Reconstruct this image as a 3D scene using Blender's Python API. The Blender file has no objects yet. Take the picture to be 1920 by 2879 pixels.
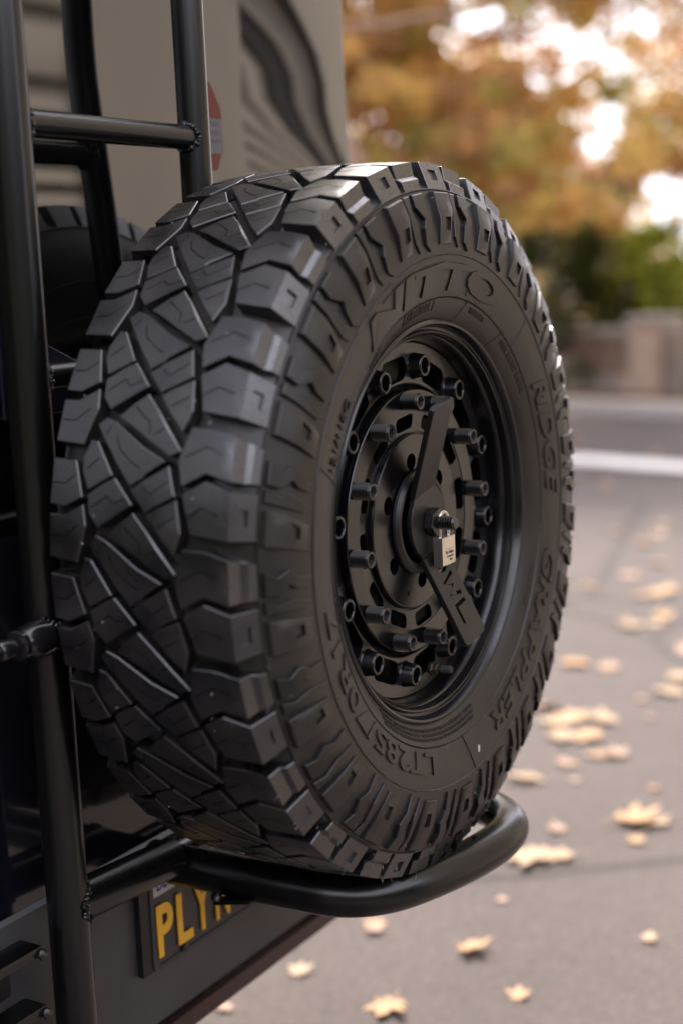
import bpy, bmesh, math, random
from math import sin, cos, pi, radians, sqrt, atan2
from mathutils import Vector, Matrix
from mathutils.geometry import delaunay_2d_cdt
random.seed(7)
sc = bpy.context.scene
COL = sc.collection

# ------------------------------------------------------------------ camera, sky, sun, exposure
CAM = Vector((0.916, -1.511, 0.296))
YAW, PITCH, ROLL = 1.018, 0.162, -0.043
FW = Vector((-cos(YAW)*cos(PITCH), sin(YAW)*cos(PITCH), -sin(PITCH)))
RT = FW.cross(Vector((0, 0, 1))).normalized(); UP = RT.cross(FW)
RT, UP = cos(ROLL)*RT + sin(ROLL)*UP, -sin(ROLL)*RT + cos(ROLL)*UP
cam_d = bpy.data.cameras.new('camera'); cam = bpy.data.objects.new('camera', cam_d); COL.objects.link(cam)
m = Matrix((RT, UP, -FW)).transposed().to_4x4(); m.translation = CAM
cam.matrix_world = m
cam_d.sensor_fit = 'VERTICAL'; cam_d.sensor_height = 36.0; cam_d.sensor_width = 24.0; cam_d.lens = 51.72
cam_d.clip_start = 0.05; cam_d.clip_end = 800
cam_d.dof.use_dof = True; cam_d.dof.focus_distance = 1.70; cam_d.dof.aperture_fstop = 2.0
sc.camera = cam

SUN_EL, SUN_AZ = radians(48), Vector((-0.42, 0.60, 0))      # direction towards the sun (horizontal part)
world = bpy.data.worlds.new('World'); sc.world = world; world.use_nodes = True
nt = world.node_tree; nt.nodes.clear()
out = nt.nodes.new('ShaderNodeOutputWorld'); bg = nt.nodes.new('ShaderNodeBackground'); sky = nt.nodes.new('ShaderNodeTexSky')
sky.sky_type = 'NISHITA'; sky.sun_disc = False; sky.sun_elevation = SUN_EL
sky.sun_rotation = atan2(SUN_AZ.x, SUN_AZ.y) % (2*pi)
sky.air_density = 0.7; sky.dust_density = 6.0; sky.ozone_density = 0.2
bg.inputs['Strength'].default_value = 0.15
# thin bright cloud over the clear sky: soft uneven white veil
tcw = nt.nodes.new('ShaderNodeTexCoord'); cn = nt.nodes.new('ShaderNodeTexNoise'); cn.inputs['Scale'].default_value = 2.2; cn.inputs['Detail'].default_value = 5
cr = nt.nodes.new('ShaderNodeMapRange'); cr.inputs[1].default_value = 0.30; cr.inputs[2].default_value = 0.70; cr.inputs[3].default_value = 0.50; cr.inputs[4].default_value = 0.92
cm = nt.nodes.new('ShaderNodeMix'); cm.data_type = 'RGBA'; cm.inputs[7].default_value = (8.5, 8.4, 9.5, 1)
nt.links.new(tcw.outputs['Generated'], cn.inputs['Vector']); nt.links.new(cn.outputs[0], cr.inputs[0]); nt.links.new(cr.outputs[0], cm.inputs[0])
nt.links.new(sky.outputs[0], cm.inputs[6]); nt.links.new(cm.outputs[2], bg.inputs[0]); nt.links.new(bg.outputs[0], out.inputs[0])
sun_d = bpy.data.lights.new('sun', 'SUN'); sun = bpy.data.objects.new('sun', sun_d); COL.objects.link(sun)
sun_d.energy = 2.6; sun_d.angle = radians(16); sun_d.color = (1.0, 0.90, 0.78)
sd = SUN_AZ.normalized()*cos(SUN_EL) + Vector((0, 0, sin(SUN_EL)))
sun.rotation_euler = sd.to_track_quat('Z', 'Y').to_euler()
sc.view_settings.view_transform = 'Standard'; sc.view_settings.look = 'None'
sc.view_settings.gamma = 1.0; sc.view_settings.use_curve_mapping = False
sc.view_settings.exposure = 1.4

GZ = -1.05        # ground level; the wheel centre is the origin, its axle is +X, the van stands on the -X side
def spot(px, t):  # ground position seen in direction px (photo pixels) at depth t
    p = CAM + t*(FW + RT*(px-960)/4136.0)
    return Vector((p.x, p.y, GZ))
def at(px, py, t):
    return CAM + t*(FW + RT*(px-960)/4136.0 - UP*(py-1439.5)/4136.0)

# ------------------------------------------------------------------ materials
def mat(name, col, rough=0.5, metal=0.0, spec=0.5, ior=1.5, bump=0.0, bscale=200.0, var=0.0, vscale=8.0, col2=None, coat=0.0, trans=0.0, detail=3.0, rvar=0.0):
    M = bpy.data.materials.new(name); M.use_nodes = True; n = M.node_tree; p = n.nodes['Principled BSDF']
    p.inputs['Base Color'].default_value = (*col, 1); p.inputs['Roughness'].default_value = rough
    p.inputs['Metallic'].default_value = metal; p.inputs['Specular IOR Level'].default_value = spec; p.inputs['IOR'].default_value = ior
    p.inputs['Coat Weight'].default_value = coat; p.inputs['Coat Roughness'].default_value = 0.03
    tc = n.nodes.new('ShaderNodeTexCoord')
    if col2 is not None or var > 0 or rvar > 0:
        nz = n.nodes.new('ShaderNodeTexNoise'); nz.inputs['Scale'].default_value = vscale; nz.inputs['Detail'].default_value = 6
        n.links.new(tc.outputs['Object'], nz.inputs['Vector'])
        mp = n.nodes.new('ShaderNodeMapRange'); mp.inputs[1].default_value = 0.35; mp.inputs[2].default_value = 0.65
        n.links.new(nz.outputs[0], mp.inputs[0])
        if col2 is not None or var > 0:
            c2 = col2 if col2 is not None else tuple(min(1, c*(1+var)) for c in col)
            mx = n.nodes.new('ShaderNodeMix'); mx.data_type = 'RGBA'
            mx.inputs[6].default_value = (*col, 1); mx.inputs[7].default_value = (*c2, 1)
            n.links.new(mp.outputs[0], mx.inputs[0]); n.links.new(mx.outputs[2], p.inputs['Base Color'])
        if rvar > 0:
            m2 = n.nodes.new('ShaderNodeMapRange'); m2.inputs[3].default_value = rough-rvar; m2.inputs[4].default_value = rough+rvar
            n.links.new(mp.outputs[0], m2.inputs[0]); n.links.new(m2.outputs[0], p.inputs['Roughness'])
    if bump > 0:
        nb = n.nodes.new('ShaderNodeTexNoise'); nb.inputs['Scale'].default_value = bscale; nb.inputs['Detail'].default_value = detail
        n.links.new(tc.outputs['Object'], nb.inputs['Vector'])
        bp = n.nodes.new('ShaderNodeBump'); bp.inputs['Strength'].default_value = bump; bp.inputs['Distance'].default_value = 0.001
        n.links.new(nb.outputs[0], bp.inputs['Height']); n.links.new(bp.outputs[0], p.inputs['Normal'])
    if trans > 0:
        tr = n.nodes.new('ShaderNodeBsdfTranslucent'); tr.inputs[0].default_value = (*[min(1, c*1.3) for c in col], 1)
        ms = n.nodes.new('ShaderNodeMixShader'); ms.inputs[0].default_value = trans
        o = n.nodes['Material Output']
        n.links.new(p.outputs[0], ms.inputs[1]); n.links.new(tr.outputs[0], ms.inputs[2]); n.links.new(ms.outputs[0], o.inputs[0])
    return M
RUB = mat('tread_rubber', (0.005, 0.0047, 0.0056), 0.29, spec=1.0, ior=1.65, bump=0.2, bscale=900, col2=(0.018, 0.0155, 0.0140), vscale=17, rvar=0.06)
RUBS = mat('sidewall_rubber', (0.009, 0.008, 0.007), 0.38, spec=0.5, ior=1.5, bump=0.25, bscale=500, col2=(0.024, 0.020, 0.0165), vscale=11, rvar=0.08)
SATIN = mat('satin_black_wheel_paint', (0.003, 0.003, 0.004), 0.21, spec=0.65, bump=0.06, bscale=1400, rvar=0.03, vscale=20)
SATIN2 = mat('matte_black_bracket_paint', (0.009, 0.008, 0.008), 0.34, bump=0.25, bscale=1500, rvar=0.04, vscale=30)
POWDER = mat('black_powder_coat', (0.003, 0.003, 0.003), 0.26, spec=0.6, bump=0.03, bscale=1600)
BOLT = mat('black_oxide_steel', (0.007, 0.006, 0.006), 0.26, spec=0.7, bump=0.2, bscale=900)
BRASS = mat('dull_valve_metal', (0.10, 0.085, 0.065), 0.38, metal=0.8)
STEEL = mat('brushed_steel_lock', (0.78, 0.73, 0.66), 0.33, metal=1.0, bump=0.25, bscale=500)
CHROME = mat('polished_shackle_steel', (0.70, 0.66, 0.60), 0.14, metal=1.0)
INK = mat('engraved_dark_ink', (0.03, 0.03, 0.03), 0.6)
GLASSM = mat('dark_tinted_rear_glass', (0.002, 0.002, 0.002), 0.035, ior=2.3, spec=0.5)
PAINT = mat('dark_glossy_van_paint', (0.006, 0.006, 0.010), 0.10, ior=1.5, bump=0.05, bscale=400, coat=0.6)
BUMP = mat('textured_grey_bumper_plastic', (0.036, 0.036, 0.038), 0.42, bump=0.5, bscale=420, col2=(0.062, 0.062, 0.064), vscale=5)
LIP = mat('bumper_lip_red_reflection', (0.040, 0.014, 0.014), 0.35)  # maroon is a reddish reflection painted into the lip colour
BLKPL = mat('black_plastic_frame', (0.010, 0.010, 0.011), 0.4)
PLATE = mat('black_plate_enamel', (0.032, 0.030, 0.034), 0.35, bump=0.1, bscale=300)
PYEL = mat('yellow_plate_paint', (0.95, 0.50, 0.02), 0.4)
STK_R = mat('red_sticker_print', (0.10, 0.008, 0.008), 0.4)
STK_W = mat('white_sticker_print', (0.50, 0.49, 0.48), 0.4)
STK_F = mat('faded_sticker_print', (0.10, 0.095, 0.10), 0.4)
STK_G = mat('grey_sticker_print', (0.07, 0.07, 0.085), 0.5)
STK_B = mat('blue_sticker_print', (0.03, 0.04, 0.25), 0.5)
WALLM = mat('tan_painted_siding', (0.33, 0.285, 0.225), 0.8, var=0.1, vscale=3)
SLATM = mat('tan_louvre_slat', (0.38, 0.33, 0.26), 0.7)
SHADEM = mat('painted_recess_shade', (0.02, 0.018, 0.016), 0.8)  # near-black stands in for recess shade behind slats and under the lintel
ASPH = mat('sun_bleached_asphalt', (0.075, 0.0595, 0.0545), 0.85, bump=0.6, bscale=90, col2=(0.094, 0.0755, 0.069), vscale=1.3, detail=6)
def asphalt_detail(M):
    n = M.node_tree; p = n.nodes['Principled BSDF']; src = p.inputs['Base Color'].links[0].from_socket
    tc = n.nodes.new('ShaderNodeTexCoord'); a = n.nodes.new('ShaderNodeTexVoronoi'); a.inputs['Scale'].default_value = 110
    b = n.nodes.new('ShaderNodeTexNoise'); b.inputs['Scale'].default_value = .55; b.inputs['Detail'].default_value = 8; b.inputs['Roughness'].default_value = .7
    c = n.nodes.new('ShaderNodeTexVoronoi'); c.feature = 'DISTANCE_TO_EDGE'; c.inputs['Scale'].default_value = .42
    for q in (a, b): n.links.new(tc.outputs['Object'], q.inputs['Vector'])
    dn = n.nodes.new('ShaderNodeTexNoise'); dn.inputs['Scale'].default_value = 3; dm = n.nodes.new('ShaderNodeMix'); dm.data_type = 'RGBA'; dm.inputs[0].default_value = .06
    n.links.new(tc.outputs['Object'], dn.inputs['Vector']); n.links.new(tc.outputs['Object'], dm.inputs[6]); n.links.new(dn.outputs[1], dm.inputs[7]); n.links.new(dm.outputs[2], c.inputs['Vector'])
    def mul(sock, val, lo, hi, f0, f1):
        mr = n.nodes.new('ShaderNodeMapRange'); mr.inputs[1].default_value = lo; mr.inputs[2].default_value = hi; mr.inputs[3].default_value = f0; mr.inputs[4].default_value = f1
        n.links.new(val, mr.inputs[0]); m_ = n.nodes.new('ShaderNodeMix'); m_.data_type = 'RGBA'; m_.blend_type = 'MULTIPLY'; m_.inputs[0].default_value = 1
        n.links.new(sock, m_.inputs[6]); n.links.new(mr.outputs[0], m_.inputs[7]); return m_.outputs[2]
    s1 = mul(src, a.outputs['Color'], 0, 1, .72, 1.30); s2 = mul(s1, b.outputs[0], .3, .7, .78, 1.18); s3 = mul(s2, c.outputs[0], 0, .012, .45, 1)
    n.links.new(s3, p.inputs['Base Color'])
asphalt_detail(ASPH)
LINEM = mat('worn_white_road_paint', (0.62, 0.60, 0.57), 0.7, col2=(0.72, 0.70, 0.67), vscale=6)
STONE = [mat('wall_stone_'+w, c, 0.85, bump=0.6, bscale=30, var=0.25, vscale=4) for w, c in
         (('tan', (0.30, 0.25, 0.20)), ('grey', (0.24, 0.21, 0.18)), ('pale', (0.38, 0.29, 0.23)), ('brown', (0.17, 0.12, 0.09)))]
KERB = mat('pale_concrete_kerb', (0.40, 0.37, 0.34), 0.85, var=0.15, vscale=2)
LITTER = mat('leaf_litter_soil', (0.10, 0.065, 0.04), 0.9, col2=(0.20, 0.12, 0.06), vscale=5)
BARK = mat('pale_tan_bark', (0.34, 0.22, 0.15), 0.85, bump=0.8, bscale=25, col2=(0.24, 0.15, 0.10), vscale=5)
LEAF = {k: mat('leaf_'+k, c, 0.55, trans=t, var=0.35, vscale=5) for k, c, t in (
    ('orange', (0.62, 0.36, 0.12), .62), ('amber', (0.66, 0.47, 0.15), .62), ('brown', (0.44, 0.26, 0.13), .62),
    ('olive', (0.42, 0.38, 0.11), .62), ('green', (0.085, 0.115, 0.020), .42), ('rust', (0.48, 0.27, 0.14), .62),
    ('dark', (0.035, 0.045, 0.012), .25), ('lime', (0.42, 0.46, 0.06), .5))}
FALL = [mat('fallen_leaf_'+w, c, 0.6, trans=.12, var=0.3, vscale=30) for w, c in
        (('cream', (0.354, 0.247, 0.148)), ('amber', (0.381, 0.212, 0.095)), ('tan', (0.294, 0.179, 0.106)), ('brown', (0.30, 0.17, 0.10)), ('pink', (0.324, 0.206, 0.143)))]

# ------------------------------------------------------------------ helpers
def link(name, me, M=None, parent=None, loc=None):
    o = bpy.data.objects.new(name, me); COL.objects.link(o)
    if M is not None:
        for k in (M if isinstance(M, (list, tuple)) else [M]): me.materials.append(k)
    if parent: o.parent = parent
    if loc is not None: o.location = loc
    return o
def thing(name, label, cat, loc=(0, 0, 0), group=None):
    o = bpy.data.objects.new(name, None); COL.objects.link(o); o.location = loc; o.empty_display_size = 0.05
    o['label'] = label; o['category'] = cat
    if group: o['group'] = group
    return o
def tag(o, label=None, cat=None, group=None, kind=None):
    for k, v in (('label', label), ('category', cat), ('group', group), ('kind', kind)):
        if v: o[k] = v
    return o
def mesh(name, V, F, smooth=True, angle=32, mats=None):
    me = bpy.data.meshes.new(name); me.from_pydata([tuple(v) for v in V], [], F)
    if mats is not None: me.polygons.foreach_set('material_index', mats)
    if smooth:
        me.polygons.foreach_set('use_smooth', [True]*len(F)); me.set_sharp_from_angle(angle=radians(angle))
    me.update(); return me
def from_bm(name, bm, smooth=True, angle=32):
    me = bpy.data.meshes.new(name); bm.to_mesh(me); bm.free()
    if smooth:
        me.polygons.foreach_set('use_smooth', [True]*len(me.polygons)); me.set_sharp_from_angle(angle=radians(angle))
    return me
def frame(d):
    d = Vector(d).normalized(); a = Vector((0, 0, 1)) if abs(d.z) < .9 else Vector((0, 1, 0))
    u = a.cross(d).normalized(); return u, d.cross(u), d
def lathe(name, prof, origin=(0, 0, 0), axis=(1, 0, 0), seg=32, smooth=True, angle=35, a0=0.0):
    """prof = [(radius, height along axis)]"""
    u, v, d = frame(axis); o = Vector(origin); V = []; F = []; n = len(prof)
    for i in range(seg):
        t = a0 + 2*pi*i/seg; e = u*cos(t) + v*sin(t)
        for r, h in prof: V.append(o + e*r + d*h)
    for i in range(seg):
        j = (i+1) % seg
        for k in range(n-1): F.append((i*n+k, j*n+k, j*n+k+1, i*n+k+1))
    for end in (0, n-1):
        if prof[end][0] > 1e-5:
            f = [i*n+end for i in range(seg)]
            if prof[end][0] < 0.6 and name.startswith('c_'): F.append(tuple(f) if end else tuple(reversed(f)))
    return mesh(name, V, F, smooth, angle)
def tube(name, pts, r, seg=28, caps=True, closed=False):
    P = [Vector(p) for p in pts]; n = len(P); V = []; F = []
    T = [(P[min(i+1, n-1)]-P[max(i-1, 0)]).normalized() for i in range(n)]
    u = frame(T[0])[0]
    for i in range(n):
        u = (u - T[i]*u.dot(T[i])).normalized(); w = T[i].cross(u)
        rr = r[i] if isinstance(r, (list, tuple)) else r
        for k in range(seg):
            t = 2*pi*k/seg; V.append(P[i] + (u*cos(t)+w*sin(t))*rr)
    for i in range(n-1):
        for k in range(seg):
            k2 = (k+1) % seg; F.append((i*seg+k, i*seg+k2, (i+1)*seg+k2, (i+1)*seg+k))
    if caps:
        F.append(tuple(reversed(range(seg)))); F.append(tuple((n-1)*seg+k for k in range(seg)))
    return mesh(name, V, F, True, 50)
def catmull(pts, n=10):
    P = [Vector(p) for p in pts]; P = [2*P[0]-P[1]] + P + [2*P[-1]-P[-2]]; R = []
    for i in range(1, len(P)-2):
        for k in range(n):
            t = k/n; a, b, c, d = P[i-1:i+3]
            R.append(0.5*((2*b) + (c-a)*t + (2*a-5*b+4*c-d)*t*t + (3*b-a-3*c+d)*t**3))
    R.append(P[-2]); return R
def box(bm, c, s, rot=None, bev=0.0):
    M = Matrix.Translation(Vector(c))
    if rot is not None: M = M @ rot.to_4x4()
    g = bmesh.ops.create_cube(bm, size=1.0, matrix=M @ Matrix.Diagonal((*s, 1)))
    if bev > 0:
        es = list({e for v in g['verts'] for e in v.link_edges})
        bmesh.ops.bevel(bm, geom=es, offset=bev, segments=2, affect='EDGES', profile=0.7)
def boxobj(name, c, s, M, parent=None, rot=None, bev=0.0):
    bm = bmesh.new(); box(bm, c, s, rot, bev); return link(name, from_bm(name, bm), M, parent)
def inside(p, poly):
    x, y = p; r = False; n = len(poly); j = n-1
    for i in range(n):
        xi, yi = poly[i]; xj, yj = poly[j]
        if (yi > y) != (yj > y) and x < (xj-xi)*(y-yi)/(yj-yi)+xi: r = not r
        j = i
    return r
def area(poly): return 0.5*sum(poly[i][0]*poly[(i+1) % len(poly)][1]-poly[(i+1) % len(poly)][0]*poly[i][1] for i in range(len(poly)))
def inset(poly, d):
    n = len(poly); R = []
    for i in range(n):
        a = Vector(poly[i-1]); b = Vector(poly[i]); c = Vector(poly[(i+1) % n])
        e1 = (b-a).normalized(); e2 = (c-b).normalized(); n1 = Vector((-e1.y, e1.x)); n2 = Vector((-e2.y, e2.x))
        k = n1+n2; L = k.length
        k = k/L if L > 1e-6 else n1
        R.append(tuple(b + k*d/max(0.35, k.dot(n1))))
    return R
def relief(name, outline, mapf, bottom, holes=(), lines=(), chamfer=0.0, step=None, flip=False, hfun=None, angle=30, skip=None):
    """plate with outline (u,v), holes [(poly, depth or None=open through)], raised to h=0, side walls to `bottom`."""
    if area(outline) < 0: outline = list(reversed(outline))
    V2 = []; E = []
    def loop(poly):
        s = len(V2); V2.extend(Vector(p) for p in poly); k = len(poly)
        E.extend((s+i, s+(i+1) % k) for i in range(k))
    loop(outline)
    if chamfer > 0: loop(inset(outline, chamfer))
    for h in holes: loop(h[0])
    for a, b in lines:
        V2.extend((Vector(a), Vector(b))); E.append((len(V2)-2, len(V2)-1))
    if step:
        us = [p[0] for p in outline]; vs = [p[1] for p in outline]
        ins = inset(outline, step*0.35)
        u = min(us)+step*.5
        while u < max(us):
            v = min(vs)+step*.5
            while v < max(vs):
                if inside((u, v), ins): V2.append(Vector((u, v)))
                v += step
            u += step
    cv, ce, cf, *_ = delaunay_2d_cdt(V2, E, [], 0, 1e-6)
    reg = []
    for f in cf:
        c = sum((cv[i] for i in f), Vector((0, 0)))/len(f)
        if not inside(c, outline): reg.append(-1); continue
        r = 0
        for k, h in enumerate(holes):
            if inside(c, h[0]): r = k+1
        reg.append(r)
    def level(r): return bottom if r < 0 else (0.0 if r == 0 else (bottom if holes[r-1][1] is None else -holes[r-1][1]))
    em = {}
    for fi, f in enumerate(cf):
        for k in range(len(f)):
            em[(f[k], f[(k+1) % len(f)])] = fi
    onb = set()
    for (a, b), fi in em.items():
        if reg[fi] >= 0:
            o = em.get((b, a)); 
            if (reg[o] if o is not None else -1) < 0: onb.add(a); onb.add(b)
    V = []; idx = {}
    def vert(i, key, h):
        if (i, key) not in idx:
            idx[(i, key)] = len(V); V.append(mapf(cv[i].x, cv[i].y, h))
        return idx[(i, key)]
    def top(i):
        h = -chamfer if (chamfer > 0 and i in onb) else 0.0
        if hfun: h += hfun(cv[i].x, cv[i].y)
        return vert(i, 't', h)
    F = []
    for fi, f in enumerate(cf):
        r = reg[fi]
        if r == 0: F.append(tuple(top(i) for i in f))
        elif r > 0 and holes[r-1][1] is not None: F.append(tuple(vert(i, r, level(r)) for i in f))
    for (a, b), fi in em.items():
        if reg[fi] != 0: continue
        o = em.get((b, a)); ro = reg[o] if o is not None else -1
        if ro == 0: continue
        if skip and skip(cv[a], cv[b]): continue
        L = level(ro); key = ro if ro > 0 and holes[ro-1][1] is not None else 'b'
        F.append((vert(a, key, L), vert(b, key, L), top(b), top(a)))
    if flip: F = [tuple(reversed(f)) for f in F]
    return mesh(name, V, F, True, angle)
_tc = {}
def text_mesh(s, size, ext=0.0005, bold=0.0, shear=0.0, space=1.0):
    cu = bpy.data.curves.new('txt', 'FONT'); cu.body = s; cu.size = size; cu.extrude = ext; cu.offset = bold
    cu.shear = shear; cu.space_character = space; cu.resolution_u = 3; cu.align_x = 'CENTER'; cu.align_y = 'CENTER'
    o = bpy.data.objects.new('txt', cu); me = bpy.data.meshes.new_from_object(o)
    bpy.data.objects.remove(o); bpy.data.curves.remove(cu); return me
def bend_text(name, s, size, fn, M, parent, **kw):
    me = text_mesh(s, size, **kw); me.name = name
    for v in me.vertices: v.co = fn(v.co.x, v.co.y, v.co.z)
    me.update(); return link(name, me, M, parent)
def wheel_pt(x, r, th): return Vector((x, r*sin(th), r*cos(th)))      # th clockwise from the top seen from outside

# ================================================================== GROUND AND BACKGROUND
def sheet(name, cx, cy, sx, sy, z, M, rz=0, div=1):
    bm = bmesh.new(); bmesh.ops.create_grid(bm, x_segments=div, y_segments=div, size=0.5)
    for v in bm.verts: v.co = Vector((v.co.x*sx, v.co.y*sy, 0))
    o = link(name, from_bm(name, bm, False), M); o.location = (cx, cy, z); o.rotation_euler.z = rz; return o
tag(sheet('ground', 0, 0, 900, 900, GZ, ASPH), kind='structure')
# directions along and across the street seen behind the van
A_ = spot(1500, 10.3); B_ = spot(1920, 9.45); sdir = (B_-A_).normalized(); sang = atan2(sdir.y, sdir.x); snor = Vector((-sdir.y, sdir.x, 0))
mid = (spot(1604, 10.35)+spot(1920, 9.5))/2
tag(sheet('road_line', mid.x, mid.y, 16, 0.36, GZ+.004, LINEM, sang), kind='structure')
w0 = spot(1500, 16.3); w1 = spot(1920, 14.95); wdir = (w1-w0).normalized(); wang = atan2(wdir.y, wdir.x); wn = Vector((-wdir.y, wdir.x, 0))
vc = w0 - wn*(-0.0)
lit = w0 - wn*1.1
tag(sheet('verge', lit.x, lit.y, 40, 1.7, GZ+.008, LITTER, wang), kind='structure')
kb = w0 - wn*2.0
bm = bmesh.new(); box(bm, (0, 0, 0.06), (40, 0.16, 0.12), bev=0.02)
k = link('kerb', from_bm('kerb', bm), KERB); k.location = (kb.x, kb.y, GZ+.001); k.rotation_euler.z = wang; tag(k, kind='structure')
bank = w0 + wn*21
tag(sheet('soil_bank', bank.x, bank.y, 70, 41, GZ+.012, LITTER, wang), kind='structure')

# low stone wall with pillars
wt = thing('stone_wall', 'low stone wall with square pillars along the far side of the street', 'wall', (w0.x, w0.y, GZ)); wt.rotation_euler.z = wang
rng = random.Random(3)
blocks = []
for row in range(3):
    x = -5.0 + 0.17*(row % 2)
    while x < 5.0:
        L = rng.uniform(0.26, 0.46); blocks.append((x+L/2, row, L)); x += L+0.012
proto = {}
for (x, row, L) in blocks:
    q = round(L*12)/12
    if q not in proto:
        bm = bmesh.new(); box(bm, (0, 0, 0), (q, 0.30, 0.185), bev=0.018); proto[q] = [from_bm('stone', bm)]
        me0 = proto[q][0]; lst = []
        for s_ in STONE:
            c = me0.copy(); c.materials.append(s_); lst.append(c)
        proto[q] = lst
    o = bpy.data.objects.new('stone', proto[q][rng.choice((0, 0, 1, 1, 2, 3))]); COL.objects.link(o); o.parent = wt
    o.location = (x, rng.uniform(-.012, .012), 0.095+row*0.197)
boxobj('coping', (0, 0, 0.625), (10.2, 0.36, 0.06), KERB, wt, bev=0.01)
boxobj('mortar_core', (0, 0, 0.29), (10.0, 0.24, 0.57), STONE[3], wt)
for px_ in (0.08, 1.6, -1.5, 3.2):
    pl = boxobj('pillar', (px_, -0.02, 0.36), (0.36, 0.44, 0.72), STONE[2], wt, bev=0.02)
    boxobj('pillar_cap', (px_, -0.02, 0.75), (0.42, 0.52, 0.06), KERB, pl, bev=0.015)

def leaf_cloud(name, clumps, size, kinds, seed, parent=None):
    """clumps = [(centre, radius, n, kind index or None)] -> one mesh of curled leaf faces"""
    r = random.Random(seed); V = []; F = []; MI = []
    for c, rad, n, kd in clumps:
        for _ in range(n):
            while True:
                q = Vector((r.uniform(-1, 1), r.uniform(-1, 1), r.uniform(-1, 1)))
                if q.length < 1: break
            p = c + Vector((q.x*rad, q.y*rad, q.z*rad*.75))
            a = Vector((r.gauss(0, 1), r.gauss(0, 1), r.gauss(0, .6))).normalized()
            b = a.cross(Vector((r.gauss(0, 1), r.gauss(0, 1), r.gauss(0, 1)))).normalized(); nn = a.cross(b)
            s = size*r.uniform(.6, 1.25); i = len(V)
            V += [p-a*s*.5, p-a*s*.1+b*s*.38+nn*s*.08, p+a*s*.5, p-a*s*.1-b*s*.38+nn*s*.08]
            F += [(i, i+1, i+2), (i, i+2, i+3)]
            m_ = kd if (kd is not None and r.random() < .72) else r.randrange(len(kinds))
            MI += [m_, m_]
    me = mesh(name, V, F, False, mats=MI)
    return link(name, me, [LEAF[k] for k in kinds], parent)
def limb(P0, P1, r0, r1, wob, rg, n=9):
    pts = []; L = (P1-P0).length
    for i in range(n+1):
        t = i/n; pts.append(P0.lerp(P1, t) + Vector((rg.uniform(-1, 1), rg.uniform(-1, 1), 0))*wob*L*sin(pi*t))
    return pts, [r0+(r1-r0)*i/n for i in range(n+1)]
def tree(name, label, base, height, r0, clumps, size, kinds, seed, lean=(0, 0), limbs=6, group=None):
    t = thing(name, label, 'tree', base, group); rg = random.Random(seed)
    top_ = Vector((lean[0], lean[1], height)); pts, rr = limb(Vector((0, 0, -.05)), top_, r0, r0*.35, .03, rg)
    link('trunk', tube('trunk', pts, rr, 14), BARK, t)
    for i in range(limbs):
        s = pts[2+int(rg.random()*6)]; c = rg.choice(clumps)[0]-base
        lp, lr = limb(Vector(s), c, r0*.32, r0*.06, .10, rg)
        link('branch', tube('branch', lp, [q*.6 for q in lr], 8), BARK, t)
    leaf_cloud('crown', [(c-base, a, b, d) for c, a, b, d in clumps], size, kinds, seed+1, t)
    return t
# sky gaps (centre px, py, half sizes) seen between the crowns; foliage stands everywhere else
GAPS = [(1330, 40, 85, 65), (1480, 60, 105, 80), (1640, 150, 110, 85), (1530, 195, 75, 70), (1760, 60, 90, 75), (1690, 320, 80, 70),
        (1665, 400, 70, 55), (1900, 215, 50, 60), (1850, 60, 50, 60), (1790, 230, 40, 40), (1895, 590, 45, 50)]
def gap(px, py, grow=0.0):
    return any(((px-a)/(c+grow))**2+((py-b)/(d+grow))**2 < 1 for a, b, c, d in GAPS)
def band(px, py):      # loosely leaved zone between the two crowns
    return abs((py-50)-(px-1330)*0.98) < 120 and px > 1200 and px < 1770
def clump_field(x0, x1, y0, y1, t0, t1, n, rad, dens, kindf, seed, keep):
    r = random.Random(seed); C = []
    for _ in range(n):
        px, py, t = r.uniform(x0, x1), r.uniform(y0, y1), r.uniform(t0, t1)
        if not keep(px, py, r): continue
        C.append((at(px, py, t), rad*r.uniform(.7, 1.3), int(dens*r.uniform(.7, 1.3)), kindf(px, py, r)))
    return C
K1 = ['orange', 'amber', 'brown', 'olive', 'rust', 'green']
def kind1(px, py, r):
    w = [2, 3, 4, 4, 1, 1]
    if py < 420 and px < 1350: w = [2, 5, 3, 5, 1, 1]
    if py > 520: w = [2, 4, 3, 4, 1, 2]
    return r.choices(range(6), w)[0]
keep1 = lambda px, py, r: py < (780 if px < 1420 else 620) and (not gap(px, py, 6) or r.random() < .10) and (not band(px, py) or r.random() < .6)
CR1 = clump_field(300, 1800, -700, 820, 11.5, 14.0, 1300, .20, 70, kind1, 5, keep1)
tw = random.Random(77)
for _ in range(170):
    px, py = tw.uniform(1180, 1930), tw.uniform(-60, 640)
    if gap(px, py, 0) or band(px, py): CR1.append((at(px, py, tw.uniform(11.8, 13.6)), tw.uniform(.04, .10), tw.randrange(5, 14), tw.randrange(6)))
tree('oak_tree', 'leaning autumn tree with pale trunk and orange brown leaves just behind the van', spot(1075, 11.0), 4.6, .17, CR1, .085, K1, 11, lean=(-.35, -.1), limbs=6)
def kind2(px, py, r): return r.choices(range(6), [3, 3, 4, 3, 2, 2])[0]
keep2 = lambda px, py, r: py < 600 and (not gap(px, py, 0) or r.random() < .12) and (not band(px, py) or r.random() < .7) and not (px > 1780 and 480 < py < 660)
CR2 = clump_field(1350, 2500, -700, 760, 14.5, 17.5, 900, .25, 60, kind2, 8, keep2)
tree('oak_tree', 'autumn tree on the right with bright sky showing between its brown and amber leaves', spot(2080, 16.0), 4.4, .17, CR2, .09, K1, 21, lean=(.2, 0), limbs=8)
keep3 = lambda px, py, r: not gap(px, py, 20) and not band(px, py) and not (px > 1780 and 480 < py < 690)
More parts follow.
